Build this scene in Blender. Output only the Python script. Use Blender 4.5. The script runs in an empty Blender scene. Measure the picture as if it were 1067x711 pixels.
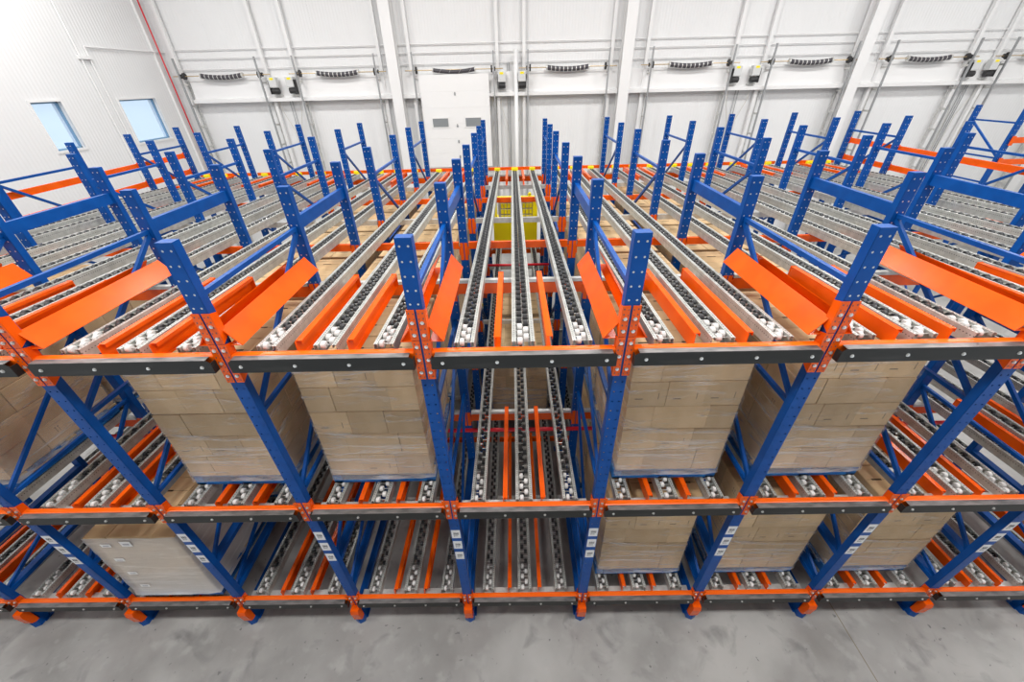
import bpy, math, random
from math import sin, cos, pi, radians
random.seed(7)
COL = bpy.context.scene.collection
S = 1.45
ROWS = [0, 1.4675, 2.7463, 3.9711, 5.46, 6.7238, 8.1204]
POST_TOP = 5.158
SLOPE = .036
LEV = {'top': 4.355, 'middle': 2.455, 'bottom': .57}      # running surface at the front edge
BAYS = list(range(-5, 6))
HALF = [c + .5 for c in range(-6, 6)]
WALL_Y = 13.7
LEFT_X = -11.47
NUM = ['', 'first', 'second', 'third', 'fourth', 'fifth', 'sixth']

def lane(b):
    if b == 0: return 'centre lane'
    return '%s lane %s of centre' % (NUM[abs(b)], 'left' if b < 0 else 'right')
def line_of(c):
    return '%s post line %s of centre' % (NUM[int(abs(c) + .5)], 'left' if c < 0 else 'right')

# ------------------------------------------------------------------ materials
def mat(name, col, rough=.5, metal=0., spec=.5):
    m = bpy.data.materials.new(name); m.use_nodes = True
    b = m.node_tree.nodes['Principled BSDF']
    b.inputs['Base Color'].default_value = (*col, 1)
    b.inputs['Roughness'].default_value = rough
    b.inputs['Metallic'].default_value = metal
    b.inputs['Specular IOR Level'].default_value = spec
    return m
def nodes(m):
    nt = m.node_tree
    return nt, nt.nodes, nt.links, nt.nodes['Principled BSDF']
def varied(name, c1, c2, scale, rough=.5, metal=0., spec=.5, lo=.4, hi=.65, detail=4, stretch=(1, 1, 1), bump=0., coord='Object'):
    m = mat(name, c1, rough, metal, spec); nt, N, L, B = nodes(m)
    tc = N.new('ShaderNodeTexCoord'); mp = N.new('ShaderNodeMapping'); mp.inputs['Scale'].default_value = stretch
    L.new(tc.outputs[coord], mp.inputs['Vector'])
    n = N.new('ShaderNodeTexNoise'); n.inputs['Scale'].default_value = scale; n.inputs['Detail'].default_value = detail
    L.new(mp.outputs[0], n.inputs['Vector'])
    r = N.new('ShaderNodeValToRGB')
    r.color_ramp.elements[0].position = lo; r.color_ramp.elements[0].color = (*c1, 1)
    r.color_ramp.elements[1].position = hi; r.color_ramp.elements[1].color = (*c2, 1)
    L.new(n.outputs['Fac'], r.inputs[0]); L.new(r.outputs[0], B.inputs['Base Color'])
    if bump:
        bn = N.new('ShaderNodeBump'); bn.inputs['Strength'].default_value = bump; bn.inputs['Distance'].default_value = .01
        L.new(n.outputs['Fac'], bn.inputs['Height']); L.new(bn.outputs[0], B.inputs['Normal'])
    return m
M = {}
M['blue'] = varied('blue_paint', (.001, .064, .29), (.002, .080, .35), 6, .34, spec=.22)
M['orange'] = varied('orange_paint', (.83, .098, .002), (.90, .118, .003), 5, .22, spec=.28)
M['orange_worn'] = varied('worn_orange_paint', (.90, .125, .003), (.95, .19, .03), 9, .3, spec=.3, lo=.55, hi=.75, stretch=(.3, 3, 3))
M['guard'] = varied('black_steel', (.022, .023, .022), (.05, .05, .048), 7, .42, .1, .3, lo=.5, hi=.8, stretch=(.4, 2, 2))
M['guard_top'] = varied('scuffed_steel', (.25, .235, .23), (.11, .11, .11), 8, .4, .4, stretch=(.6, 3, 3))
M['black'] = mat('black_plastic', (.025, .026, .028), .38)
M['white_plastic'] = mat('white_plastic', (.72, .71, .69), .4)
M['chrome'] = mat('zinc_bolt', (.72, .72, .70), .28, .8)
M['galv_plain'] = varied('galvanised_steel', (.57, .57, .55), (.68, .68, .66), 14, .34, .4)
M['wall'] = mat('white_wall_panel', (.80, .80, .80), .55)
M['white_metal'] = mat('white_painted_metal', (.80, .80, .80), .4)
M['grey_metal'] = mat('grey_metal', (.36, .37, .38), .45, .4)
M['dark'] = mat('dark_rubber', (.03, .03, .032), .6)
M['wrapgrey'] = mat('ribbed_grey', (.055, .05, .06), .5)
M['red'] = mat('red_pipe_paint', (.62, .006, .02), .35)
M['yellow'] = mat('yellow_paint', (.95, .80, .004), .4)
M['pallet_blue'] = varied('blue_stained_wood', (.008, .10, .36), (.02, .20, .52), 10, .6, stretch=(1, 5, 5))
M['wood'] = varied('pallet_wood', (.42, .32, .17), (.55, .43, .26), 12, .7, stretch=(1, 6, 6))
M['paper'] = mat('white_paper', (.78, .78, .78), .6)
M['ink'] = mat('dark_ink', (.06, .06, .07), .6)
M['tape'] = mat('dark_gap', (.10, .06, .03), .8)

def perforated():
    m = varied('perforated_galvanised_steel', (.43, .44, .41), (.55, .56, .53), 14, .38, .3)
    nt, N, L, B = nodes(m)
    tc = N.new('ShaderNodeTexCoord'); sx = N.new('ShaderNodeSeparateXYZ'); L.new(tc.outputs['Object'], sx.inputs[0])
    def mth(op, a, b=None):
        n = N.new('ShaderNodeMath'); n.operation = op
        for i, v in enumerate((a, b)):
            if v is None: continue
            if isinstance(v, (int, float)): n.inputs[i].default_value = v
            else: L.new(v, n.inputs[i])
        return n.outputs[0]
    fy = mth('LESS_THAN', mth('FRACT', mth('DIVIDE', sx.outputs[1], .026)), .36)
    ax = mth('LESS_THAN', mth('ABSOLUTE', mth('SUBTRACT', mth('ABSOLUTE', sx.outputs[0]), .0585)), .0045)
    topz = mth('GREATER_THAN', sx.outputs[2], -.004)
    az = mth('LESS_THAN', mth('ABSOLUTE', mth('ADD', sx.outputs[2], .034)), .004)
    msk = mth('MULTIPLY', fy, mth('MAXIMUM', mth('MULTIPLY', ax, topz), az))
    old = B.inputs['Base Color'].links[0].from_socket
    mx = N.new('ShaderNodeMix'); mx.data_type = 'RGBA'; L.new(msk, mx.inputs[0]); L.new(old, mx.inputs[6])
    mx.inputs[7].default_value = (.10, .10, .10, 1); L.new(mx.outputs[2], B.inputs['Base Color'])
    return m
M['galv'] = perforated()

def cardboard():
    m = varied('cardboard', (.56, .385, .20), (.68, .49, .28), 3.5, .65, lo=.35, hi=.7, stretch=(1, 1, 1), coord='Object')
    nt, N, L, B = nodes(m)
    oi = N.new('ShaderNodeObjectInfo'); old = B.inputs['Base Color'].links[0].from_socket
    mr = N.new('ShaderNodeMapRange'); mr.inputs[3].default_value = .84; mr.inputs[4].default_value = 1.12
    L.new(oi.outputs['Random'], mr.inputs[0])
    hs = N.new('ShaderNodeHueSaturation'); L.new(mr.outputs[0], hs.inputs['Value']); L.new(old, hs.inputs['Color'])
    L.new(hs.outputs[0], B.inputs['Base Color'])
    return m
M['card'] = cardboard()
def film(name='stretch_film', density=.0):
    m = bpy.data.materials.new(name); m.use_nodes = True
    nt = m.node_tree; N = nt.nodes; L = nt.links; B = N['Principled BSDF']; out = N['Material Output']
    B.inputs['Base Color'].default_value = (.85, .84, .83, 1); B.inputs['Roughness'].default_value = .16
    tr = N.new('ShaderNodeBsdfTransparent'); mx = N.new('ShaderNodeMixShader')
    tc = N.new('ShaderNodeTexCoord'); mp = N.new('ShaderNodeMapping'); mp.inputs['Scale'].default_value = (.6, .6, 4.5)
    mp.inputs['Rotation'].default_value = (.13, .18, 0)
    n = N.new('ShaderNodeTexNoise'); n.inputs['Scale'].default_value = 2.2; n.inputs['Detail'].default_value = 7; n.inputs['Roughness'].default_value = .65
    n.inputs['Distortion'].default_value = .5
    L.new(tc.outputs['Object'], mp.inputs[0]); L.new(mp.outputs[0], n.inputs['Vector'])
    r = N.new('ShaderNodeValToRGB'); e = r.color_ramp.elements
    e[0].position = .52; e[0].color = (.06 + density, .06 + density, .06 + density, 1)
    e[1].position = .74; e[1].color = (.72, .72, .72, 1)
    L.new(n.outputs['Fac'], r.inputs[0])
    sz = N.new('ShaderNodeSeparateXYZ'); L.new(tc.outputs['Object'], sz.inputs[0])
    mr = N.new('ShaderNodeMapRange'); mr.inputs[1].default_value = .08; mr.inputs[2].default_value = .75; mr.inputs[3].default_value = .24; mr.inputs[4].default_value = 0
    L.new(sz.outputs[2], mr.inputs[0])
    ad = N.new('ShaderNodeMath'); ad.operation = 'ADD'; ad.use_clamp = True; L.new(r.outputs[0], ad.inputs[0]); L.new(mr.outputs[0], ad.inputs[1])
    L.new(ad.outputs[0], mx.inputs[0]); L.new(tr.outputs[0], mx.inputs[1]); L.new(B.outputs[0], mx.inputs[2]); L.new(mx.outputs[0], out.inputs['Surface'])
    b = N.new('ShaderNodeBump'); b.inputs['Strength'].default_value = .6; b.inputs['Distance'].default_value = .02
    L.new(n.outputs['Fac'], b.inputs['Height']); L.new(b.outputs[0], B.inputs['Normal'])
    return m
M['film'] = film(); M['film_dense'] = film('dense_stretch_film', .38)
def glass():
    m = bpy.data.materials.new('window_glass'); m.use_nodes = True
    nt = m.node_tree; N = nt.nodes; L = nt.links; B = N['Principled BSDF']; out = N['Material Output']
    B.inputs['Base Color'].default_value = (.75, .86, .95, 1); B.inputs['Roughness'].default_value = .05
    tr = N.new('ShaderNodeBsdfTransparent'); tr.inputs[0].default_value = (.86, .93, 1, 1)
    mx = N.new('ShaderNodeMixShader'); mx.inputs[0].default_value = .15
    L.new(tr.outputs[0], mx.inputs[1]); L.new(B.outputs[0], mx.inputs[2]); L.new(mx.outputs[0], out.inputs['Surface'])
    return m
M['glass'] = glass()
def ribbed(axis):
    m = varied('ribbed_white_panel_' + axis, (.765, .77, .775), (.79, .795, .80), .5, .5, lo=.3, hi=.7)
    nt, N, L, B = nodes(m)
    tc = N.new('ShaderNodeTexCoord'); w = N.new('ShaderNodeTexWave'); w.bands_direction = axis; w.inputs['Scale'].default_value = 3.2
    L.new(tc.outputs['Object'], w.inputs['Vector'])
    b = N.new('ShaderNodeBump'); b.inputs['Strength'].default_value = .22; b.inputs['Distance'].default_value = .012
    L.new(w.outputs['Fac'], b.inputs['Height']); L.new(b.outputs[0], B.inputs['Normal'])
    return m
M['rib_y'] = ribbed('Y'); M['rib_x'] = ribbed('X')
def concrete():
    m = varied('concrete', (.25, .245, .235), (.40, .395, .385), 1.3, .5, lo=.3, hi=.72, detail=9, bump=.05)
    nt, N, L, B = nodes(m)
    old = B.inputs['Base Color'].links[0].from_socket
    tc = N.new('ShaderNodeTexCoord')
    def layer(prev, scale, lo, hi, col, detail=5, dist=0):
        n = N.new('ShaderNodeTexNoise'); n.inputs['Scale'].default_value = scale; n.inputs['Detail'].default_value = detail; n.inputs['Distortion'].default_value = dist
        L.new(tc.outputs['Object'], n.inputs['Vector'])
        r = N.new('ShaderNodeMapRange'); r.inputs[1].default_value = lo; r.inputs[2].default_value = hi
        L.new(n.outputs['Fac'], r.inputs[0])
        x = N.new('ShaderNodeMix'); x.data_type = 'RGBA'; L.new(r.outputs[0], x.inputs[0]); L.new(prev, x.inputs[6]); x.inputs[7].default_value = (*col, 1)
        return x.outputs[2]
    c = layer(old, .55, .52, .68, (.45, .445, .43), 6)
    c = layer(c, 2.6, .56, .74, (.21, .21, .205), 7, .6)
    c = layer(c, 5, .56, .80, (.42, .415, .405), 8, .1)
    c = layer(c, 13, .69, .73, (.17, .17, .17), 3, .4)
    L.new(c, B.inputs['Base Color'])
    return m
M['concrete'] = concrete()

# ------------------------------------------------------------------ mesh tools
class MB:
    def __init__(s): s.v = []; s.f = []; s.m = []
    def add(s, vs, fs, mi=0):
        o = len(s.v); s.v += [tuple(v) for v in vs]; s.f += [tuple(i + o for i in f) for f in fs]; s.m += [mi] * len(fs); return s
    def box(s, x0, x1, y0, y1, z0, z1, mi=0):
        return s.add([(x0, y0, z0), (x1, y0, z0), (x1, y1, z0), (x0, y1, z0), (x0, y0, z1), (x1, y0, z1), (x1, y1, z1), (x0, y1, z1)],
                     [(0, 3, 2, 1), (4, 5, 6, 7), (0, 1, 5, 4), (1, 2, 6, 5), (2, 3, 7, 6), (3, 0, 4, 7)], mi)
    def rbox(s, x0, x1, y0, y1, z0, z1, r, mi=0):
        # box with chamfered edges all round
        def ring(z, i): return [(x0 + i, y0, z), (x1 - i, y0, z), (x1, y0 + i, z), (x1, y1 - i, z), (x1 - i, y1, z), (x0 + i, y1, z), (x0, y1 - i, z), (x0, y0 + i, z)]
        def inner(z): 
            return [(x0 + r, y0 + r, z), (x1 - r, y0 + r, z), (x1 - r, y0 + r, z), (x1 - r, y1 - r, z), (x1 - r, y1 - r, z), (x0 + r, y1 - r, z), (x0 + r, y1 - r, z), (x0 + r, y0 + r, z)]
        rings = [[(x0 + r, y0 + r, z0), (x1 - r, y0 + r, z0), (x1 - r, y1 - r, z0), (x0 + r, y1 - r, z0)],
                 [(x0, y0, z0 + r), (x1, y0, z0 + r), (x1, y1, z0 + r), (x0, y1, z0 + r)],
                 [(x0, y0, z1 - r), (x1, y0, z1 - r), (x1, y1, z1 - r), (x0, y1, z1 - r)],
                 [(x0 + r, y0 + r, z1), (x1 - r, y0 + r, z1), (x1 - r, y1 - r, z1), (x0 + r, y1 - r, z1)]]
        v = [p for q in rings for p in q]; f = [(3, 2, 1, 0), (12, 13, 14, 15)]
        for k in range(3):
            for i in range(4): f.append((4 * k + i, 4 * k + (i + 1) % 4, 4 * k + 4 + (i + 1) % 4, 4 * k + 4 + i))
        return s.add(v, f, mi)
    def prism(s, pts, axis, a0, a1, mi=0):
        # polygon pts in the plane normal to axis, extruded a0..a1
        def P(p, a):
            if axis == 'x': return (a, p[0], p[1])
            if axis == 'y': return (p[0], a, p[1])
            return (p[0], p[1], a)
        n = len(pts)
        v = [P(p, a0) for p in pts] + [P(p, a1) for p in pts]
        f = [tuple(range(n))[::-1], tuple(range(n, 2 * n))] + [(i, (i + 1) % n, n + (i + 1) % n, n + i) for i in range(n)]
        return s.add(v, f, mi)
    def bar(s, p, q, w, h, up=(0, 0, 1), mi=0):
        import mathutils
        p = mathutils.Vector(p); q = mathutils.Vector(q); d = (q - p).normalized(); u = mathutils.Vector(up)
        a = d.cross(u).normalized() * (w / 2); b = a.cross(d).normalized() * (h / 2)
        v = [p - a - b, p + a - b, p + a + b, p - a + b, q - a - b, q + a - b, q + a + b, q - a + b]
        return s.add(v, [(0, 1, 2, 3), (7, 6, 5, 4), (0, 4, 5, 1), (1, 5, 6, 2), (2, 6, 7, 3), (3, 7, 4, 0)], mi)
    def cyl(s, p, q, r, n=12, r2=None, mi=0):
        import mathutils
        p = mathutils.Vector(p); q = mathutils.Vector(q); d = (q - p).normalized()
        u = mathutils.Vector((0, 0, 1)) if abs(d.z) < .9 else mathutils.Vector((1, 0, 0))
        a = d.cross(u).normalized(); b = d.cross(a).normalized(); r2 = r if r2 is None else r2
        v = [p + a * cos(2 * pi * i / n) * r + b * sin(2 * pi * i / n) * r for i in range(n)] + \
            [q + a * cos(2 * pi * i / n) * r2 + b * sin(2 * pi * i / n) * r2 for i in range(n)]
        f = [tuple(range(n)), tuple(range(2 * n - 1, n - 1, -1))] + [(i, i + n, (i + 1) % n + n, (i + 1) % n) for i in range(n)]
        return s.add(v, f, mi)
    def mesh(s, name, mats, smooth=False):
        me = bpy.data.meshes.new(name); me.from_pydata(s.v, [], s.f)
        for m in (mats if isinstance(mats, (list, tuple)) else [mats]): me.materials.append(m if not isinstance(m, str) else M[m])
        me.polygons.foreach_set('material_index', s.m)
        if smooth: me.shade_smooth()
        me.update(); return me

def ob(name, mesh, parent=None, loc=(0, 0, 0), rot=(0, 0, 0)):
    o = bpy.data.objects.new(name, mesh); COL.objects.link(o)
    o.location = loc; o.rotation_euler = rot
    if parent: o.parent = parent
    return o
def tag(o, label, cat, group=None, kind=None):
    o['label'] = label; o['category'] = cat
    if group: o['group'] = group
    if kind: o['kind'] = kind
    return o
def thing(name, label, cat, loc=(0, 0, 0), rot=(0, 0, 0), group=None):
    return tag(ob(name, None, None, loc, rot), label, cat, group)
def struct(name, mesh, loc=(0, 0, 0), rot=(0, 0, 0), parent=None):
    o = ob(name, mesh, parent, loc, rot)
    if parent is None: o['kind'] = 'structure'
    return o

# ------------------------------------------------------------------ the hall
struct('floor', MB().box(LEFT_X - .3, 20, -4.5, WALL_Y + .3, -.2, 0).mesh('floor', 'concrete'))
jo = struct('trim_1', MB().box(-.004, .004, -4.4, .9, 0, .0015).mesh('floor_joint', varied('joint_filler', (.20, .16, .10), (.26, .21, .13), 8, .8)), (4.10, 0, 0), (0, 0, 0))

# back wall with vertical seams
wb = MB().box(LEFT_X - .3, 20, WALL_Y, WALL_Y + .25, 0, 11)
for i in range(26):
    x = -11 + i * 1.15
    wb.box(x - .006, x + .006, WALL_Y - .004, WALL_Y, 0, 11)
struct('wall_back', wb.mesh('wall_back', 'rib_x'))
# left wall with two window openings
wins = [(8.55, 9.31, 4.66, 5.71), (11.05, 12.44, 4.55, 5.67)]
lw = MB(); x0, x1 = LEFT_X - .25, LEFT_X
y = -9
for (a, b, c, d) in wins:
    lw.box(x0, x1, y, a, 0, 11); lw.box(x0, x1, a, b, 0, c); lw.box(x0, x1, a, b, d, 11); y = b
lw.box(x0, x1, y, WALL_Y + .25, 0, 11)
struct('wall_left', lw.mesh('wall_left', 'rib_y'))
for i, (a, b, c, d) in enumerate(wins):
    w = ob('window_%d' % (i + 1), None); w['kind'] = 'structure'
    f = MB(); t = .035
    for (p, q, r, s_) in ((a, b, c, c + t), (a, b, d - t, d), (a, a + t, c, d), (b - t, b, c, d)):
        f.box(LEFT_X - .14, LEFT_X - .08, p, q, r, s_)
    ob('window_frame', f.mesh('window_frame', mat('blue_grey_frame', (.16, .30, .45), .4)), w)
    g = MB()
    for (p, q, r, s_) in ((a - .05, b + .05, c - .05, c), (a - .05, b + .05, d, d + .05), (a - .05, a, c, d), (b, b + .05, c, d)):
        g.box(LEFT_X - .01, LEFT_X + .02, p, q, r, s_)
    ob('window_trim', g.mesh('window_trim', 'white_metal'), w)
    ob('pane', MB().box(LEFT_X - .115, LEFT_X - .105, a + t, b - t, c + t, d - t).mesh('pane', 'glass'), w)
struct('wall_right', MB().box(20, 20.25, -9, WALL_Y + .25, 0, 11).mesh('wall_right', 'rib_y'))

# white band above the dock openings, split by building columns
cols_x = [-3.9, 3.72, 11.35, 18.9]
edges = [LEFT_X] + cols_x + [20]
for i in range(5):
    xa = edges[i] + (.18 if i else .55); xb = min(edges[i + 1] - (.18 if i < 4 else 0), 20)
    b = MB().prism([(WALL_Y - .30, 5.47), (WALL_Y, 5.47), (WALL_Y, 6.16), (WALL_Y - .10, 6.16), (WALL_Y - .16, 5.60), (WALL_Y - .30, 5.56)], 'x', xa, xb)
    struct('trim_%d' % (i + 2), b.mesh('dock_header', 'white_metal'))
n = 7
for i, x in enumerate(cols_x):
    b = MB()
    b.box(x - .17, x + .17, WALL_Y - .46, WALL_Y - .44, 0, 11); b.box(x - .17, x + .17, WALL_Y - .10, WALL_Y - .08, 0, 11)
    b.box(x - .01, x + .01, WALL_Y - .44, WALL_Y - .10, 0, 11)
    struct('trim_%d' % (n + i), b.mesh('building_column', 'white_metal'))
struct('trim_11', MB().cyl((.12, WALL_Y - .28, 0), (.12, WALL_Y - .28, 6.75), .07, 16).mesh('downpipe', 'white_metal', True))
doors_c = [-9.66, -5.80, -1.93, 1.83, 5.86, 9.78, 13.62, 17.4]
tk = 12
for i, c in enumerate(doors_c):
    for sgn in (-1, 1):
        x = c + sgn * 1.44
        if any(abs(x - q) < .22 for q in cols_x): continue
        struct('trim_%d' % tk, MB().box(x - .05, x + .05, WALL_Y - .17, WALL_Y - .06, 0, 11).mesh('wall_post', 'white_metal')); tk += 1
# corner flashing and dark joint
struct('trim_%d' % tk, MB().box(LEFT_X, LEFT_X + .05, WALL_Y - .5, WALL_Y - .45, 0, 11).mesh('corner_flashing', 'white_metal')); tk += 1
struct('trim_%d' % tk, MB().box(LEFT_X + .30, LEFT_X + .34, WALL_Y - .05, WALL_Y - .01, 0, 11).mesh('corner_joint', 'grey_metal')); tk += 1
tag(ob('fire_pipe', MB().cyl((LEFT_X + .12, WALL_Y - .35, 0), (LEFT_X + .12, WALL_Y - .35, 11), .022, 10).mesh('fire_pipe', 'red', True)),
    'thin red vertical pipe in the corner between left and back wall', 'pipe')
tag(ob('conduit', MB().cyl((LEFT_X + .04, 10.50, 0), (LEFT_X + .04, 10.50, 11.0), .02, 8).cyl((LEFT_X + .04, 10.76, 3), (LEFT_X + .04, 10.76, 6.90), .018, 8)
       .cyl((LEFT_X + .04, 10.76, 6.90), (LEFT_X + .04, WALL_Y - .02, 6.90), .018, 8).box(LEFT_X + .005, LEFT_X + .07, 10.44, 10.82, 6.62, 6.70).mesh('conduit', 'white_metal')),
    'white conduit run climbing the left wall between the two windows', 'conduit')
for k, z in enumerate((6.95, 6.72, 6.42)):
    nm = ('topmost', 'middle', 'lowest')[k]
    tag(ob('conduit', MB().cyl((-11.2, WALL_Y - .07, z), (19.8, WALL_Y - .07, z), .014, 8).mesh('conduit_long', 'white_metal')),
        '%s of the three thin horizontal conduits along the back wall' % nm, 'conduit', 'conduits on the back wall')

# dock door hardware
spring_n = 15
def dock_hw(c, i):
    place = ['leftmost', 'second from the left', 'third from the left', 'fourth from the left', 'fifth from the left', 'sixth from the left', 'seventh from the left', 'last'][i]
    t = thing('door_spring', 'dark ribbed door spring high on the back wall, %s' % place, 'door spring', (c, WALL_Y - .28, 6.24), group='door springs on the back wall')
    ob('shaft', MB().cyl((-1.62, 0, 0), (1.62, 0, 0), .014, 8).mesh('shaft', mat('brass_shaft', (.55, .42, .25), .4, .6)), t)
    L = 1.36; sag = .055
    b = MB(); g = MB()
    stripes = i != 2
    for k in range(20):
        u0 = -L / 2 + L * k / 20; u1 = u0 + L / 20
        z0 = -sag * (1 - (2 * u0 / L) ** 2); z1 = -sag * (1 - (2 * u1 / L) ** 2)
        b.cyl((u0, 0, z0), (u1, 0, z1), .068 if stripes else .058, 12)
        if (k % 2 == 0 and stripes): g.bar((u0 + .012, -.001, z0), (u0 + .04, -.001, z0), .145, .145)
    ob('coil', b.mesh('coil', 'wrapgrey'), t)
    if stripes:
        h = MB()
        for k in range(11):
            u = -L / 2 + L * k / 10; z = -sag * (1 - (2 * u / L) ** 2); h.cyl((u - .012, 0, z), (u + .012, 0, z), .071, 12)
        ob('coil_ring', h.mesh('coil_ring', 'galv_plain'), t)
    else:
        h = MB()
        for k in range(4):
            u = -.5 + .33 * k; h.bar((u, -.058, -.09), (u + .09, -.058, .03), .02, .006)
        ob('coil_ring', h.mesh('coil_ring_open', 'galv_plain'), t)
    for sx in (-1, 1):
        ob('end_bracket', MB().cyl((sx * L / 2, 0, 0), (sx * (L / 2 + .03), 0, 0), .08, 12).mesh('end_bracket', 'galv_plain'), t)
        ob('cable_drum', MB().cyl((sx * 1.22, 0, 0), (sx * 1.27, 0, 0), .10, 14).cyl((sx * 1.34, 0, 0), (sx * 1.37, 0, 0), .06, 12).mesh('cable_drum', 'dark'), t)
    for sx in (-1, 1):
        side = 'left' if sx < 0 else 'right'
        r = thing('door_track', 'grey vertical door track on the %s of the %s dock opening' % (side, place), 'door track', (c + sx * 1.32, WALL_Y - .42, 0), group='door tracks on the back wall')
        ob('track', MB().box(-.02, .02, -.03, .03, 0, 6.72).mesh('track', 'grey_metal'), r)
        ob('support_angle', MB().box(sx * .0, sx * .0 + .022, .30, .34, 0, 6.1).mesh('support_angle', 'galv_plain'), r)
        b = MB()
        for k in range(10): b.box(-.012, .012, .03, .30, .4 + k * .62, .46 + k * .62)
        ob('rung', b.mesh('track_rungs', 'galv_plain'), r)
for i, c in enumerate(doors_c): dock_hw(c, i)
# the raised door
dr = thing('dock_door', 'white sectional dock door with two small dark windows, raised behind the rack', 'dock door', (-1.96, WALL_Y - .34, 3.27))
b = MB()
for k in range(6): b.box(-1.17, 1.17, 0, .05, k * .474, k * .474 + .4725)
ob('door_panel', b.mesh('door_panel', mat('door_white', (.83, .83, .83), .45)), dr)
for sx in (-.58, .57):
    f = ob('door_window', MB().box(sx - .32, sx + .32, -.015, 0, 1.28, 1.62).mesh('door_window', 'white_metal'), dr)
    ob('pane', MB().box(sx - .27, sx + .27, -.02, -.014, 1.32, 1.58).mesh('pane', mat('dim_glass', (.25, .27, .28), .15)), f)
for z in (.35, .85, 1.35, 2.3):
    ob('hinge', MB().box(-.02, .02, -.02, 0, z - .05, z + .05).cyl((-.03, -.02, z), (.03, -.02, z), .015, 8).mesh('hinge', 'grey_metal'), dr)
# motors
for i, (x, s) in enumerate([(-8.0, 1), (-7.42, -1), (-.36, 1), (.32, -1), (7.42, 1), (8.05, -1), (15.2, 1), (15.8, -1)]):
    pl = ['between the first and second springs', 'between the third and fourth springs', 'between the fifth and sixth springs', 'between the last two springs in view'][i // 2]
    t = thing('door_motor', 'grey door motor %s, the %s one of the pair' % (pl, 'left' if s > 0 else 'right'), 'motor', (x, WALL_Y - .30, 5.86), group='door motors on the back wall')
    ob('control_box', MB().rbox(-.13, .13, -.10, .10, 0, .30, .02).mesh('control_box', mat('light_grey_box', (.62, .63, .63), .4)), t)
    ob('motor_body', MB().cyl((-.10, 0, -.09), (.12, 0, -.09), .085, 16).box(-.13 * s - .01, -.13 * s + .01, -.10, .10, -.18, .22).mesh('motor_body', 'dark'), t)
    ob('mounting_bracket', MB().box(-.14, .14, .08, .28, -.24, -.20).mesh('mounting_bracket', 'galv_plain'), t)
    ob('warning_label', MB().box(-.06, .06, -.104, -.10, .22, .28).mesh('warning_label', 'yellow'), t)
    bb = MB(); px = -s * .05
    pts = [(px, .1, -.2), (px + s * .02, .15, -.7), (px + s * .22, .2, -1.3), (px + s * .3, .2, -3.5)]
    for a, q in zip(pts, pts[1:]): bb.cyl(a, q, .010, 6)
    ob('cable', bb.mesh('cable', mat('pale_cable', (.62, .60, .55), .5)), t)
for k, x in enumerate((-.10, -.17, .135, -7.75, -7.66, 7.68, 7.77, 15.45, 15.53, 15.6)):
    g = ['at the centre downpipe', 'below the leftmost motors', 'right of the centre downpipe']
    where = 'by the centre downpipe' if abs(x) < 1 else ('below the leftmost pair of motors' if x < 0 else ('below the pair of motors right of centre' if x < 10 else 'below the rightmost pair of motors'))
    tag(ob('conduit', MB().cyl((x, WALL_Y - .06, 0), (x, WALL_Y - .06, 5.7 if abs(x) > 1 else 6.4), .012, 8).mesh('conduit_vertical', 'grey_metal')),
        'thin grey vertical conduit %s' % where, 'conduit', 'vertical conduits ' + where)

# ------------------------------------------------------------------ rack posts
PW, PD = .104, .072
def post_mesh():
    b = MB(); pitch = .1; hs = .0078; w = PW / 2
    n = int(POST_TOP / pitch); rem = POST_TOP - n * pitch
    def strip(xa, xb, z0, z1): b.box(xa, xb, 0, .003, z0, z1)
    hx = .027
    for k in range(n):
        z0 = rem + k * pitch; z1 = z0 + pitch; zc = (z0 + z1) / 2
        for sx in (-1, 1):
            xa, xb = (-w, 0) if sx < 0 else (0, w); xc = sx * hx
            o = [(xa, z0), (xc, z0), (xb, z0), (xb, zc), (xb, z1), (xc, z1), (xa, z1), (xa, zc)]
            ang = [-135, -90, -45, 0, 45, 90, 135, 180]
            i = [(xc + hs * cos(radians(a)), zc + hs * sin(radians(a))) for a in ang]
            for yy, fl in ((0, False), (.003, True)):
                v = [(p[0], yy, p[1]) for p in o] + [(p[0], yy, p[1]) for p in i]
                f = [(q, (q + 1) % 8, 8 + (q + 1) % 8, 8 + q) for q in range(8)]
                if fl: f = [t[::-1] for t in f]
                b.add(v, f)
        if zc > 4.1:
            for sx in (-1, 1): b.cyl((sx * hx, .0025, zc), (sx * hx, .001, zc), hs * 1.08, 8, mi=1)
    strip(-w, w, 0, rem)
    H = POST_TOP
    b.box(-w, -w + .003, .003, PD, 0, H); b.box(w - .003, w, .003, PD, 0, H)
    b.box(-w + .003, -w + .022, PD - .003, PD, 0, H); b.box(w - .022, w - .003, PD - .003, PD, 0, H)
    b.box(-w, w, 0, PD, H, H + .003)
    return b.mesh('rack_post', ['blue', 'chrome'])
ME = {}
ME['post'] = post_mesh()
def diag(y0, z0, y1, z1, w=.034, d=.03): return MB().bar((0, y0, z0), (0, y1, z1), d, w, up=(1, 0, 0))
def brace_set(name, L, Z, wide, up):
    out = []
    for i, z in enumerate(Z):
        w = .06 if z in wide else .036; xw = .046 if z in wide else .018
        out.append(('cross_brace', MB().box(-xw, xw, PD - .01, L + .01, z - w / 2, z + w / 2).mesh(name + '_horizontal', 'blue')))
    for i in range(len(Z) - 1):
        if Z[i + 1] - Z[i] < .6: continue
        a, c = (Z[i] + .03, Z[i + 1] - .03)
        if not up: a, c = c, a
        out.append(('diagonal_brace', MB().bar((0, PD, a), (0, L, c), .04, .03, up=(1, 0, 0)).mesh(name + '_diagonal', 'blue')))
    return out
ME['plate_base'] = MB().box(-.08, .08, -.01, .10, 0, .012).mesh('base_plate', 'blue')
ME['foot'] = MB().prism([(-.06, -.055), (0, -.085), (.06, -.055), (.06, 0), (-.06, 0)], 'z', 0, .10).mesh('foot_wedge', 'blue')
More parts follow.
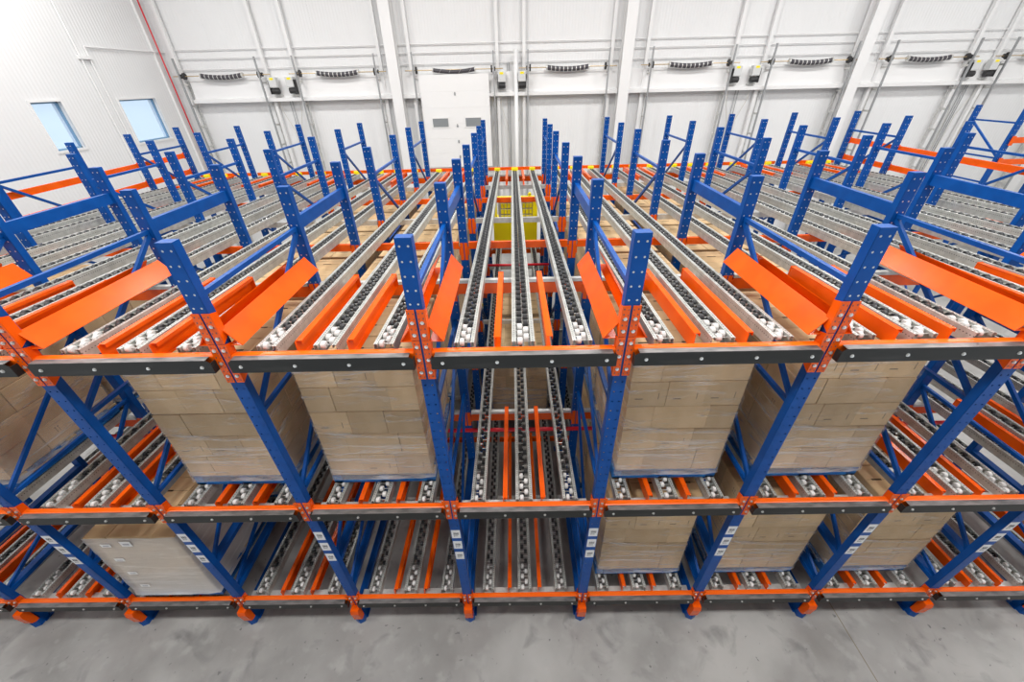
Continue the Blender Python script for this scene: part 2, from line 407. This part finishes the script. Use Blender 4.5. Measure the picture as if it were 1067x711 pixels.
ME['foot_guard'] = MB().prism([(-.085, .36), (-.012, .36), (-.012, .07), (-.085, .13), (-.10, .30)], 'x', -.05, .05).mesh('foot_guard', 'orange')
def label_mesh():
    b = MB(); b.box(-.047, .047, 0, .0012, -.012, .138, 0)
    for k in range(11):
        x = -.026 + k * .0052; b.box(x, x + (.0034 if k % 3 else .0022), -.0004, 0, .052, .092, 1)
    b.box(-.026, .018, -.0004, 0, .026, .034, 1); b.add([(-.03, -.0005, .030), (-.018, -.0005, .020), (-.018, -.0005, .040)], [(0, 1, 2)], 1)
    return b.mesh('barcode_label', ['paper', 'ink'])
ME['label'] = label_mesh()
L01 = ROWS[1]
br_front = brace_set('front', L01, [.22, .70, 1.33, 2.62, 3.69, 4.775], [.22, .70, 1.33], True)
L34 = ROWS[4] - ROWS[3]; L56 = ROWS[6] - ROWS[5]
br_34 = brace_set('middle', L34, [.22, 1.30, 2.62, 3.70, 4.775], [], False)
br_56 = brace_set('rear', L56, [.22, 1.30, 2.62, 3.70, 4.775], [], False)
ME['spacer'] = MB().box(-.024, .024, PD, ROWS[2] - ROWS[1], -.06, .06).box(-.045, .045, ROWS[2] - ROWS[1] - .004, ROWS[2] - ROWS[1], -.07, .07).box(-.045, .045, PD, PD + .004, -.07, .07).mesh('row_spacer', 'blue')
def frame(c, r, L, br, word):
    x = c * S
    t = thing('upright_frame', '%s blue perforated upright frame on the %s' % (word, line_of(c)), 'rack upright', (x, ROWS[r], 0), group='%s upright frames' % word)
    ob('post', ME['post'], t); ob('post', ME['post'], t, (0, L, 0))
    for nm, me in br: ob(nm, me, t)
    for yy in (0, L): ob('base_plate', ME['plate_base'], t, (0, yy, 0))
    if r == 0:
        ob('foot', ME['foot'], t); ob('foot_guard', ME['foot_guard'], t)['label'] = 'orange foot guard'
        for z in (1.89, 1.68, 1.46):
            ob('barcode_label', ME['label'], t, (0, -.0015, z))['label'] = 'white barcode sticker'
    return t
for c in HALF:
    frame(c, 0, L01, br_front, 'front')
    t = thing('rack_post', 'single blue perforated post behind the front frame, %s' % line_of(c), 'rack upright', (c * S, ROWS[2], 0), group='single rack posts')
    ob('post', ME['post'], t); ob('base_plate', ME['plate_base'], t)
    frame(c, 3, L34, br_34, 'middle')
    frame(c, 5, L56, br_56, 'rear')
    for z, w in ((4.81, 'upper'), (2.72, 'lower')):
        tag(ob('row_spacer', ME['spacer'], None, (c * S, ROWS[1], z)), '%s blue spacer behind the front frame, %s' % (w, line_of(c)), 'spacer beam', '%s row spacers' % w)

# ------------------------------------------------------------------ front beams with guards
X1 = S / 2
bolt = MB().cyl((0, 0, 0), (0, -.006, 0), .014, 6).cyl((0, -.006, 0), (0, -.012, 0), .008, 8).mesh('bolt', 'chrome')
wash = MB().cyl((0, 0, 0), (0, -.004, 0), .013, 12).cyl((0, -.004, 0), (0, -.010, 0), .009, 8).mesh('guard_bolt', 'chrome')
def conn_mesh(h, sgn, flare=0., name='connector_plate', mid='orange'):
    # plate on the post face, folded back round its side; origin at post centre, z 0 = top
    b = MB()
    o = .008
    pts = [(sgn * o, 0), (sgn * (.064 + flare), 0), (sgn * .064, -h * .35), (sgn * .064, -h), (sgn * o, -h)]
    if sgn < 0: pts = pts[::-1]
    b.prism(pts, 'y', -.008, -.004)
    xa, xb = sorted((sgn * .060, sgn * .064))
    b.prism([(-.006, 0), (.062, -.02), (.062, -h + .04), (-.006, -h)], 'x', xa, xb)
    # dark slots
    for k in range(int(h / .042)):
        z = -.02 - k * .042
        xx = sgn * .047; b.box(xx - .004, xx + .004, -.0085, -.008, z - .012, z, 1)
        xx = sgn * .018; b.box(xx - .003, xx + .003, -.0085, -.008, z - .016, z - .005, 1)
    return b.mesh(name, ['orange', 'ink'])
CM = {('top', s): conn_mesh(.345, s) for s in (-1, 1)}
CM.update({('middle', s): conn_mesh(.30, s, .022) for s in (-1, 1)}); CM.update({('bottom', s): conn_mesh(.25, s, .022) for s in (-1, 1)})
beam_top = {'top': 4.325, 'middle': 2.445, 'bottom': .525}
conn_top = {'top': 4.42, 'middle': 2.545, 'bottom': .60}
bw = X1 - .066
fb = MB(); r = .012
prof = [(-.010 + r, 0), (-.010 + r * .3, -r * .3), (-.010, -r), (-.010, -.12), (.05, -.12), (.05, -r), (.05 - r * .3, -r * .3), (.05 - r, 0)]
fb.prism(prof, 'x', -bw, bw); FB = fb.mesh('front_beam', 'orange_worn')
gw = X1 - .062; ch = .03
g = MB()
g.add([(-gw + ch, -.062, -.004), (gw - ch, -.062, -.004), (gw, -.062, -.03), (gw, -.062, -.118), (-gw, -.062, -.118), (-gw, -.062, -.03),
       (-gw + ch, -.056, -.004), (gw - ch, -.056, -.004), (gw, -.056, -.03), (gw, -.056, -.118), (-gw, -.056, -.118), (-gw, -.056, -.03)],
      [(0, 5, 4, 3, 2, 1), (6, 7, 8, 9, 10, 11), (1, 2, 8, 7), (2, 3, 9, 8), (3, 4, 10, 9), (4, 5, 11, 10), (5, 0, 6, 11), (0, 1, 7, 6)], 0)
g.box(-gw + ch, gw - ch, -.062, -.0105, -.006, -.001, 1)
g.box(-gw, gw, -.056, -.0105, -.118, -.112, 0)
for sx in (-1, 1):
    xa, xb = sorted((sx * gw, sx * (gw - .005))); g.box(xa, xb, -.056, -.0105, -.112, -.03, 0)
GM = g.mesh('guard_plate', ['guard', 'guard_top'])
for lv in LEV:
    for b_ in BAYS:
        t = thing('front_crossbar', 'orange front beam with black guard, %s, %s level' % (lane(b_), lv), 'crossbar', (b_ * S, 0, beam_top[lv]), group='front beams on the %s level' % lv)
        ob('beam_rail', FB, t)
        gd = ob('guard_plate', GM, t); gd['label'] = 'black steel guard plate'
        for x in (-.58, -.19, .20, .59): ob('bolt', wash, gd, (x, -.062, -.062))
        for s in (-1, 1):
            p = ob('connector_plate', CM[(lv, s)], t, (-s * X1, 0, conn_top[lv] - beam_top[lv]))
            hh = {'top': (.05, .165, .28), 'middle': (.07, .15, .24), 'bottom': (.06, .15)}[lv]
            for z in hh: ob('bolt', bolt, p, (s * (.034 if lv == 'top' else .036), -.008, -z))

# ------------------------------------------------------------------ entry guides (top level)
GL = 1.36
def guide_mesh(s):
    b = MB(); z0 = 4.392; z1 = 4.53; t = .004
    b.prism([(s * .056, z1), (s * .158, z0), (s * .158, z0 - t), (s * .150, z0 - t), (s * .056, z1 - .009)] if s > 0 else [(s * .056, z1 - .009), (s * .150, z0 - t), (s * .158, z0 - t), (s * .158, z0), (s * .056, z1)], 'y', .03, GL)
    xa, xb = sorted((s * .056, s * .150)); b.box(xa, xb, .03, GL, z0 - t, z0)
    return b.mesh('deflector_plate', 'orange')
GU = {s: guide_mesh(s) for s in (-1, 1)}
GB = {s: conn_mesh(.245, s, 0, 'guide_bracket') for s in (-1, 1)}
for c in HALF:
    for s in (-1, 1):
        if (c == -5.5 and s < 0) or (c == 5.5 and s > 0): continue
        t = thing('pallet_guide', 'sloping orange pallet guide on the %s side of the %s' % ('left' if s < 0 else 'right', line_of(c)), 'pallet guide', (c * S, 0, 0), group='pallet entry guides on the top level')
        ob('deflector_plate', GU[s], t)
        p = ob('mounting_bracket', GB[s], t, (0, 0, 4.67))
        for z in (.10, .20): ob('bolt', bolt, p, (s * .034, -.008, -z))

# ------------------------------------------------------------------ roller tracks
TL = 8.02
def side_channel(s):
    b = MB()
    xa, xb = sorted((s * .045, s * .072)); b.box(xa, xb, 0, TL, -.003, 0)
    xa, xb = sorted((s * .045, s * .048)); b.box(xa, xb, 0, TL, -.03, -.003)
    xa, xb = sorted((s * .069, s * .072)); b.box(xa, xb, 0, TL, -.10, -.003)
    xa, xb = sorted((s * .035, s * .069)); b.box(xa, xb, 0, TL, -.10, -.097)
    return b.mesh('side_channel', 'galv')
SC = {s: side_channel(s) for s in (-1, 1)}
PIT = {'top': .052, 'middle': .066, 'bottom': .066}
def roller(b, y, s, mi):
    b.cyl((-.046, y, -.018), (.046, y, -.018), .005, 6, mi=2)
    xa = s * .004; xb = s * .036
    lo, hi = sorted((xa, xb)); R = .0285
    b.cyl((lo, y, -.018), (lo + .005, y, -.018), R - .005, 14, R, mi=mi)
    b.cyl((lo + .005, y, -.018), (hi - .005, y, -.018), R, 14, mi=mi)
    b.cyl((hi - .005, y, -.018), (hi, y, -.018), R, 14, R - .005, mi=mi)
RM = {}
for mi, nm in ((0, 'black'), (1, 'white')):
    for s in (-1, 1):
        b = MB(); roller(b, 0, s, mi); RM[(nm, s)] = b.mesh('roller', ['black', 'white_plastic', 'chrome'])
RUN = {}
def run_mesh(n0, P):
    k0 = (n0, P)
    if k0 not in RUN:
        b = MB()
        for k in range(n0, int((TL - .06) / P)): roller(b, .035 + k * P, 1 if k % 2 else -1, 0)
        RUN[k0] = b.mesh('roller_run', ['black', 'white_plastic', 'chrome'])
    return RUN[k0]
CAPM = MB().rbox(-.07, .07, TL, TL + .05, -.06, .06, .008).mesh('end_stop', 'yellow')
for lv in LEV:
    for b_ in BAYS:
        for k, off in enumerate((-1, 0, 1)):
            ox = off * (.43 if lv == 'top' else .46)
            which = ('left-hand', 'middle', 'right-hand')[k]
            t = thing('roller_track', '%s galvanised wheel track, %s, %s level' % (which, lane(b_), lv), 'roller track',
                      (b_ * S + ox, .06, LEV[lv]), (-math.atan(SLOPE), 0, 0), 'roller tracks on the %s level' % lv)
            if off == 0: t.scale.x = 1.17
            for s in (-1, 1): ob('side_channel', SC[s], t)
            ab = abs(b_)
            n = {'top': 100 if ab <= 1 else (60 if ab <= 3 else 24), 'middle': 60 if ab == 0 else (30 if ab in (3, 4) else 12), 'bottom': 30 if ab <= 3 else 10}[lv]
            for q in range(n):
                s = 1 if q % 2 else -1; w = 'white' if q < 5 else 'black'
                o = ob('roller', RM[(w, s)], t, (0, .035 + q * PIT[lv], 0))
                if q < 5: o['label'] = 'white plastic wheel'
            o = ob('roller', run_mesh(n, PIT[lv]), t); o['kind'] = 'stuff'
            ob('end_stop', CAPM, t)['label'] = 'yellow end stop'

# orange channels between the tracks
def chan(L):
    return MB().box(-.024, .024, .02, L, -.004, 0).box(-.021, -.017, 0, L, -.132, -.004).box(.020, .024, .02, L, -.03, -.004).box(-.021, .021, 0, L, -.132, -.128).box(-.026, .026, L - .006, L, -.132, .004).mesh('entry_channel', 'orange')
CH = {'top': chan(1.27), 'middle': chan(1.38), 'bottom': chan(2.72)}; CH3 = chan(1.42)
for lv in LEV:
    for b_ in BAYS:
        for s in (-1, 1):
            side = 'left' if s < 0 else 'right'
            me = CH[lv]
            tag(ob('entry_channel', me, None, (b_ * S + s * .19, .06, LEV[lv] + (.032 if lv == 'top' else .006)), (-math.atan(SLOPE), 0, 0)),
                'orange channel %s of the middle track, front end, %s, %s level' % (side, lane(b_), lv), 'steel channel', 'orange channels on the %s level' % lv)
            if lv == 'top':
                tag(ob('end_channel', CH3, None, (b_ * S + s * .19, 6.72, LEV[lv] + .02 - 6.72 * SLOPE), (-math.atan(SLOPE), 0, 0)),
                    'orange channel %s of the middle track, rear end, %s, top level' % (side, lane(b_)), 'steel channel', 'orange channels at the rear')

# cross beams
CW = X1 - .0665
ob_beam = MB().box(-CW, CW, 0, .045, -.125, 0).mesh('cross_beam', 'orange')
ob_beam2 = MB().box(-CW, CW, 0, .045, -.09, 0).mesh('cross_beam_slim', 'orange')
gv_beam = MB().box(-CW, CW, 0, .04, -.08, 0).mesh('cross_beam_galvanised', 'galv_plain')
gv_bar = MB().box(-CW, CW, -.005, .045, 0, .035).mesh('support_bar', 'galv_plain')
cp_small = MB().box(-.05, -.006, -.006, -.002, -.21, .03).box(-.065, -.0525, -.006, .04, -.14, -.03).mesh('connector_small', 'orange')
cp_small2 = MB().box(.006, .05, -.006, -.002, -.21, .03).box(.0525, .065, -.006, .04, -.14, -.03).mesh('connector_small', 'orange')
sup_front = MB().box(-X1 + .09, X1 - .09, .055, .13, -.105, -.101).mesh('support_plate', 'galv_plain')
WR = ['', 'first', 'second', 'third', 'fourth', 'fifth', 'last']
for lv in LEV:
    for b_ in BAYS:
        for r_ in range(1, 7):
            y = ROWS[r_]; zt = LEV[lv] - .10 - SLOPE * y - .005
            org = r_ in (1, 2, 4, 6)
            t = thing('rack_crossbar', '%s cross beam, %s from the front, %s, %s level' % ('orange' if org else 'galvanised', WR[r_], lane(b_), lv), 'crossbar',
                      (b_ * S, y, zt - .036), group='cross beams on the %s level' % lv)
            if r_ in (2, 4):
                ob('beam_rail', ob_beam2, t, (0, 0, .034))
            elif org:
                ob('beam_rail', ob_beam, t); ob('support_bar', gv_bar, t)
            else:
                ob('beam_rail', gv_beam, t, (0, 0, .034))
            ob('connector_plate', cp_small, t, (X1, 0, 0)); ob('connector_plate', cp_small2, t, (-X1, 0, 0))
        tag(ob('support_plate', sup_front, None, (b_ * S, 0, LEV[lv])), 'flat galvanised plate behind the front beam, %s, %s level' % (lane(b_), lv), 'support plate', 'plates behind the front beams')
# rear end beams at track height
reb = MB().box(-CW, CW, 0, .04, 0, .07).mesh('rear_beam', 'orange')
for b_ in BAYS:
    tag(ob('stop_bar', reb, None, (b_ * S, ROWS[6] + .074, 4.05)), 'orange stop bar closing the rear end, %s, top level' % lane(b_), 'crossbar', 'rear stop beams')
# long side rails
for sx in (-1, 1):
    for z, w in ((4.56, 'upper'), (4.20, 'lower')):
        t = thing('side_rail', '%s long orange rail along the %s edge of the rack' % (w, 'left' if sx < 0 else 'right'), 'side rail', (sx * (5.5 * S + .08), 0, z))
        ob('rail', MB().box(-.02, .02, -.0, 8.25, -.05, .05).box(-.028, .028, -.0, 8.25, -.052, -.046).mesh('side_rail', 'orange'), t)
        for r_ in range(7):
            ob('rail_bracket', MB().box(-.028, .0, .0, .07, -.07, .07).mesh('rail_bracket', 'orange'), t, (-sx * .0 if sx > 0 else .028, ROWS[r_], 0))

# sprinkler pipes
tag(ob('sprinkler_pipe', MB().cyl((-8, 1.27, 2.165), (8, 1.27, 2.165), .026, 12).mesh('sprinkler_pipe', 'red', True)), 'long red pipe crossing the rack just below the middle level', 'pipe')
tag(ob('sprinkler_pipe', MB().cyl((-.67, 5.35, 2.72), (.67, 5.35, 2.72), .026, 12).mesh('sprinkler_pipe_short', 'red', True)), 'short red pipe across the centre lane deep inside the rack', 'pipe')

# ------------------------------------------------------------------ pallet loads
def pallet_mesh(bl):
    b = MB(); W, D = .53, .61
    for k in range(7):
        y = -D + .02 + k * (2 * D - .13) / 6; b.box(-W, W, y, y + .10, .115, .135, 0 if (k + bl) % 3 else 1)
    for x in (-W, -.045, W - .09):
        b.box(x, x + .09, -D + .02, D - .02, .095, .115, 0)
        for y in (-D + .02, -.06, D - .14): b.box(x, x + .09, y, y + .12, .018, .095, 0)
        b.box(x, x + .09, -D + .02, D - .02, 0, .018, 1 if x == -.045 else 0)
    for y in (-D + .02, D - .12): b.box(-W, W, y, y + .10, -.0, .018, 0)
    return b.mesh('pallet', ['pallet_blue', 'wood'])
PM = [pallet_mesh(0), pallet_mesh(1)]
HC = .283
M['slot'] = mat('carton_hand_hole', (.05, .03, .015), .8); M['print'] = mat('carton_print', (.20, .15, .10), .7)
def carton(w, d, h=HC, mark=False):
    b = MB().rbox(-w / 2 + .002, w / 2 - .002, -d / 2 + .002, d / 2 - .002, 0, h - .002, .006, 0)
    b.box(-w / 2 + .02, w / 2 - .02, -.0015, .0015, h - .003, h - .0012, 1)
    b.box(-.055, .055, -.010, .012, h - .003, h - .001, 2)
    for sy in (-1, 1):      # printed marks: a line of print and two upright arrows
        ya, yb = sorted((sy * (d / 2 - .003), sy * (d / 2 - .0012)))
        if mark:
            b.box(-w * .32, -w * .32 + .07, ya, yb, h * .30, h * .34, 3); b.box(w * .28, w * .28 + .006, ya, yb, h * .3, h * .55, 3)
    for sx in (-1, 1):
        xa, xb = sorted((sx * (w / 2 - .003), sx * (w / 2 - .0012)))
        if mark:
            for yy in (-.05, -.02):
                b.box(xa, xb, yy, yy + .005, h * .45, h * .7, 3); b.box(xa, xb, yy - .006, yy + .011, h * .66, h * .69, 3)
    return b.mesh('carton', ['card', 'tape', 'slot', 'print'])
CAM = carton(.34, .40, mark=True); CA = carton(.34, .40); CB = carton(.51, .40); CC = carton(.255, .40)
def film_mesh(h, seed):
    rn = random.Random(seed); b = MB(); W, D = .516, .606; nz = 14; nx = 8; ny = 8
    ring = []
    for i in range(nx): ring.append((-W + 2 * W * i / nx, -D, 0, -1))
    for i in range(ny): ring.append((W, -D + 2 * D * i / ny, 1, 0))
    for i in range(nx): ring.append((W - 2 * W * i / nx, D, 0, 1))
    for i in range(ny): ring.append((-W, D - 2 * D * i / ny, -1, 0))
    n = len(ring); v = []
    for k in range(nz + 1):
        z = .085 + (h - .085) * k / nz; flare = .014 if k == 0 else 0
        for (x, y, ax, ay) in ring:
            r = rn.random() * .010 + .002 + flare
            v.append((x + ax * r, y + ay * r, z))
    f = [(k * n + i, k * n + (i + 1) % n, (k + 1) * n + (i + 1) % n, (k + 1) * n + i) for k in range(nz) for i in range(n)]
    return b.add(v, f)
FM = {}
M['ink_soft'] = mat('grey_ink', (.35, .35, .38), .6)
def load(b_, lv, y, layers, word, film='film', x=0, variant=0, stickers=()):
    z = LEV[lv] + .014 - SLOPE * y
    t = thing('pallet_load', word, 'pallet load', (b_ * S + x, y + .61, z - SLOPE * .61), (-math.atan(SLOPE), 0, 0), group='wrapped pallet loads on the %s level' % lv)
    ob('pallet', PM[variant % 2], t)['label'] = 'blue wooden pallet'
    rn = random.Random(b_ * 31 + int(y * 10) + layers)
    for L in range(layers):
        odd = (L + variant) % 2
        wid = [(-.34, CA), (0, CA), (.34, CA)] if not odd else [(-.3825, CC), (0, CB), (.3825, CC)]
        for iy in (-1, 0, 1):
            for ix, (cx, me) in enumerate(wid):
                if iy == 0 and ix == 1 and L < layers - 1: continue
                o = ob('carton', CAM if me is CA and rn.random() < .3 else me, t, (cx + rn.uniform(-.003, .003), iy * .403 + rn.uniform(-.004, .004), .137 + L * HC))
                o.rotation_euler[2] = rn.uniform(-.004, .004)
    key = (layers, film, variant % 3)
    if key not in FM: FM[key] = film_mesh(.137 + layers * HC - .006, 5 + variant).mesh('stretch_wrap', film, True)
    ob('stretch_wrap', FM[key], t)['label'] = 'clear stretch wrap'
    for (sx, sy, sz, w_, h_, ax) in stickers:
        bb = MB()
        if ax == 'y': bb.box(sx - w_ / 2, sx + w_ / 2, -.622, -.620, sz, sz + h_, 0).box(sx - w_ * .3, sx + w_ * .3, -.6225, -.622, sz + h_ * .3, sz + h_ * .6, 1)
        else: bb.box(-.532, -.530, sy - w_ / 2, sy + w_ / 2, sz, sz + h_, 0).box(-.5325, -.532, sy - w_ * .4, sy + w_ * .3, sz + h_ * .3, sz + h_ * .7, 1)
        ob('sticker', bb.mesh('sticker', ['paper', 'ink_soft']), t)['label'] = 'white sticker'
    return t
pos = ['front', 'second', 'third', 'fourth', 'fifth', 'sixth']
v = 0
for b_ in (-4, -2, -1, 1, 2):
    for k in range(2 if b_ == -4 else 6):
        y = .27 + k * 1.295; v += 1
        load(b_, 'middle', y, 5, '%s wrapped load of brown cartons, %s, middle level' % (pos[k], lane(b_)), 'film', variant=v if k else {-4: 0, -2: 1, -1: 0, 1: 1, 2: 0}[b_], stickers=[(0, .05, 1.0, .10, .07, 'x')] if (b_, k) == (-1, 0) else ())
load(0, 'bottom', 3.2, 5, 'wrapped load of brown cartons deep in the centre lane, bottom level', 'film', variant=1)
load(0, 'bottom', 4.55, 5, 'second wrapped load deep in the centre lane, bottom level', 'film', variant=2)
load(-3, 'bottom', .02, 4, 'grey filmed carton load with white stickers, front of third lane left, bottom level', 'film_dense', variant=0, stickers=[(-.30, 0, .137 + k * HC + .13, .11, .055, 'y') for k in range(4)] + [(-.06, 0, .137 + 3 * HC + .14, .12, .09, 'y')])
load(-3, 'bottom', 1.45, 5, 'carton load behind the grey filmed one, third lane left of centre, bottom level')
for b_ in (1, 2, 3):
    load(b_, 'bottom', .21, 5, 'front wrapped load of brown cartons, %s, bottom level' % lane(b_), variant=b_)
    load(b_, 'bottom', 1.53, 5, 'second wrapped load of brown cartons, %s, bottom level' % lane(b_), variant=b_ + 1)

# ------------------------------------------------------------------ yellow machine behind the centre lane
t = thing('yellow_machine', 'yellow machine with a grey control panel standing behind the centre lane', 'machine', (0, 9.5, 0))
ob('body', MB().rbox(-.66, .66, .0, .8, 1.52, 2.36, .02).mesh('machine_body', 'yellow'), t)
for sx in (-.6, .6):
    for sy in (.06, .74): ob('leg', MB().box(sx - .05, sx + .05, sy - .05, sy + .05, .05, 1.53).mesh('machine_leg', 'grey_metal'), t)
ob('mast', MB().box(-.66, -.54, 0, .12, 2.36, 3.05).box(.52, .66, 0, .12, 2.36, 3.05).box(-.62, .66, -.03, .14, 3.0, 3.08).mesh('mast', 'yellow'), t)
p = ob('control_panel', MB().rbox(-.50, .52, .05, .12, 2.30, 2.98, .02).mesh('control_panel', 'galv_plain'), t)
for sx in (-.30, .34):
    bb = MB(); rr = random.Random(int(sx * 10))
    for k in range(9): 
        xx = sx - .12 + (k % 3) * .1; zz = 2.42 + (k // 3) * .17; bb.rbox(xx, xx + .08, .02, .05, zz, zz + .13, .006)
    ob('panel_box', bb.mesh('panel_box', 'yellow'), p)
ob('beacon', MB().cyl((.43, .05, 3.08), (.43, .05, 3.14), .05, 14).cyl((.43, .05, 3.14), (.43, .05, 3.2), .06, 14, .02).mesh('beacon', 'yellow', True), t)
ob('foot', MB().box(-.7, .7, -.1, .9, 0, .05).mesh('machine_foot', 'grey_metal'), t)

# ------------------------------------------------------------------ separate rack at right
for i, x in enumerate((11.68, 14.2)):
    t = thing('side_rack_upright', '%s blue upright of the separate rack at the right edge' % ('nearer' if i == 0 else 'farther'), 'rack upright', (x, 7.95, 0))
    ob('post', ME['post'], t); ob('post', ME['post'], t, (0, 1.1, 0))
    for nm, me in brace_set('side', 1.1, [.2, 1.3, 2.6, 3.55, 4.1, 4.85], [], True): ob(nm, me, t)
for z, w in ((4.50, 'topmost'), (4.03, 'middle'), (2.6, 'lowest')):
    t = thing('side_rack_crossbar', '%s orange beam of the separate rack at the right edge' % w, 'crossbar', (12.94, 7.93, z))
    ob('beam_rail', MB().box(-1.2, 1.2, -.02, .03, -.06, .06).mesh('side_beam', 'orange'), t)
    for s in (-1, 1): ob('connector_plate', MB().box(-.035, .035, -.025, .0, -.11, .09).mesh('side_connector', 'orange'), t, (s * 1.235, 0, 0))

# ------------------------------------------------------------------ light
struct('ceiling', MB().box(LEFT_X - .3, 20.3, -9.3, WALL_Y + .3, 11, 11.2).mesh('ceiling', mat('low_bounce_ceiling', (.38, .38, .38), .6)))  # unseen ceiling, added to shut out sky light; its grey keeps bounce low
struct('wall_front', MB().box(LEFT_X - .3, 20.3, -9.3, -9, 0, 11).mesh('wall_front', mat('low_bounce_wall', (.40, .40, .40), .6)))  # unseen wall behind the camera, added to block outside light, darkened against bounce
w = bpy.data.worlds.new('daylight_hall'); bpy.context.scene.world = w; w.use_nodes = True
w.node_tree.nodes['Background'].inputs[0].default_value = (.86, .93, 1, 1)
w.node_tree.nodes['Background'].inputs[1].default_value = 1.25
k = 0
for x in (-9, -3, 3, 9, 15):
    for y in (-1.8, 3.2, 8.5):
        l = bpy.data.lights.new('high_bay_lamp', 'AREA'); l.shape = 'RECTANGLE'; l.size = 2.4; l.size_y = 1.0; l.energy = 290; l.color = (1, .985, .96)
        o = bpy.data.objects.new('high_bay_lamp', l); COL.objects.link(o); o.location = (x, y, 10.7)
        tag(o, 'white high bay lamp hanging from the roof above the frame', 'lamp', 'high bay lamps above the hall')

# ------------------------------------------------------------------ camera
sc = bpy.context.scene
cam = bpy.data.cameras.new('camera'); co = bpy.data.objects.new('camera', cam); COL.objects.link(co)
cam.sensor_width = 36; cam.lens = 406.3834 / 1067 * 36; cam.clip_start = .05; cam.clip_end = 200
import mathutils
roll, pitch, yaw = -.0250, .5912, -.0114
F = mathutils.Vector((sin(yaw) * cos(pitch), cos(yaw) * cos(pitch), -sin(pitch)))
R0 = mathutils.Vector((cos(yaw), -sin(yaw), 0)); U0 = R0.cross(F)
R = cos(roll) * R0 + sin(roll) * U0; U = -sin(roll) * R0 + cos(roll) * U0
m3 = mathutils.Matrix((R, U, -F)).transposed()
co.matrix_world = mathutils.Matrix.Translation((-.0551, -2.2874, 5.9372)) @ m3.to_4x4()
sc.camera = co
sc.view_settings.view_transform = 'Standard'; sc.view_settings.look = 'None'; sc.view_settings.exposure = -.08; sc.view_settings.gamma = 1
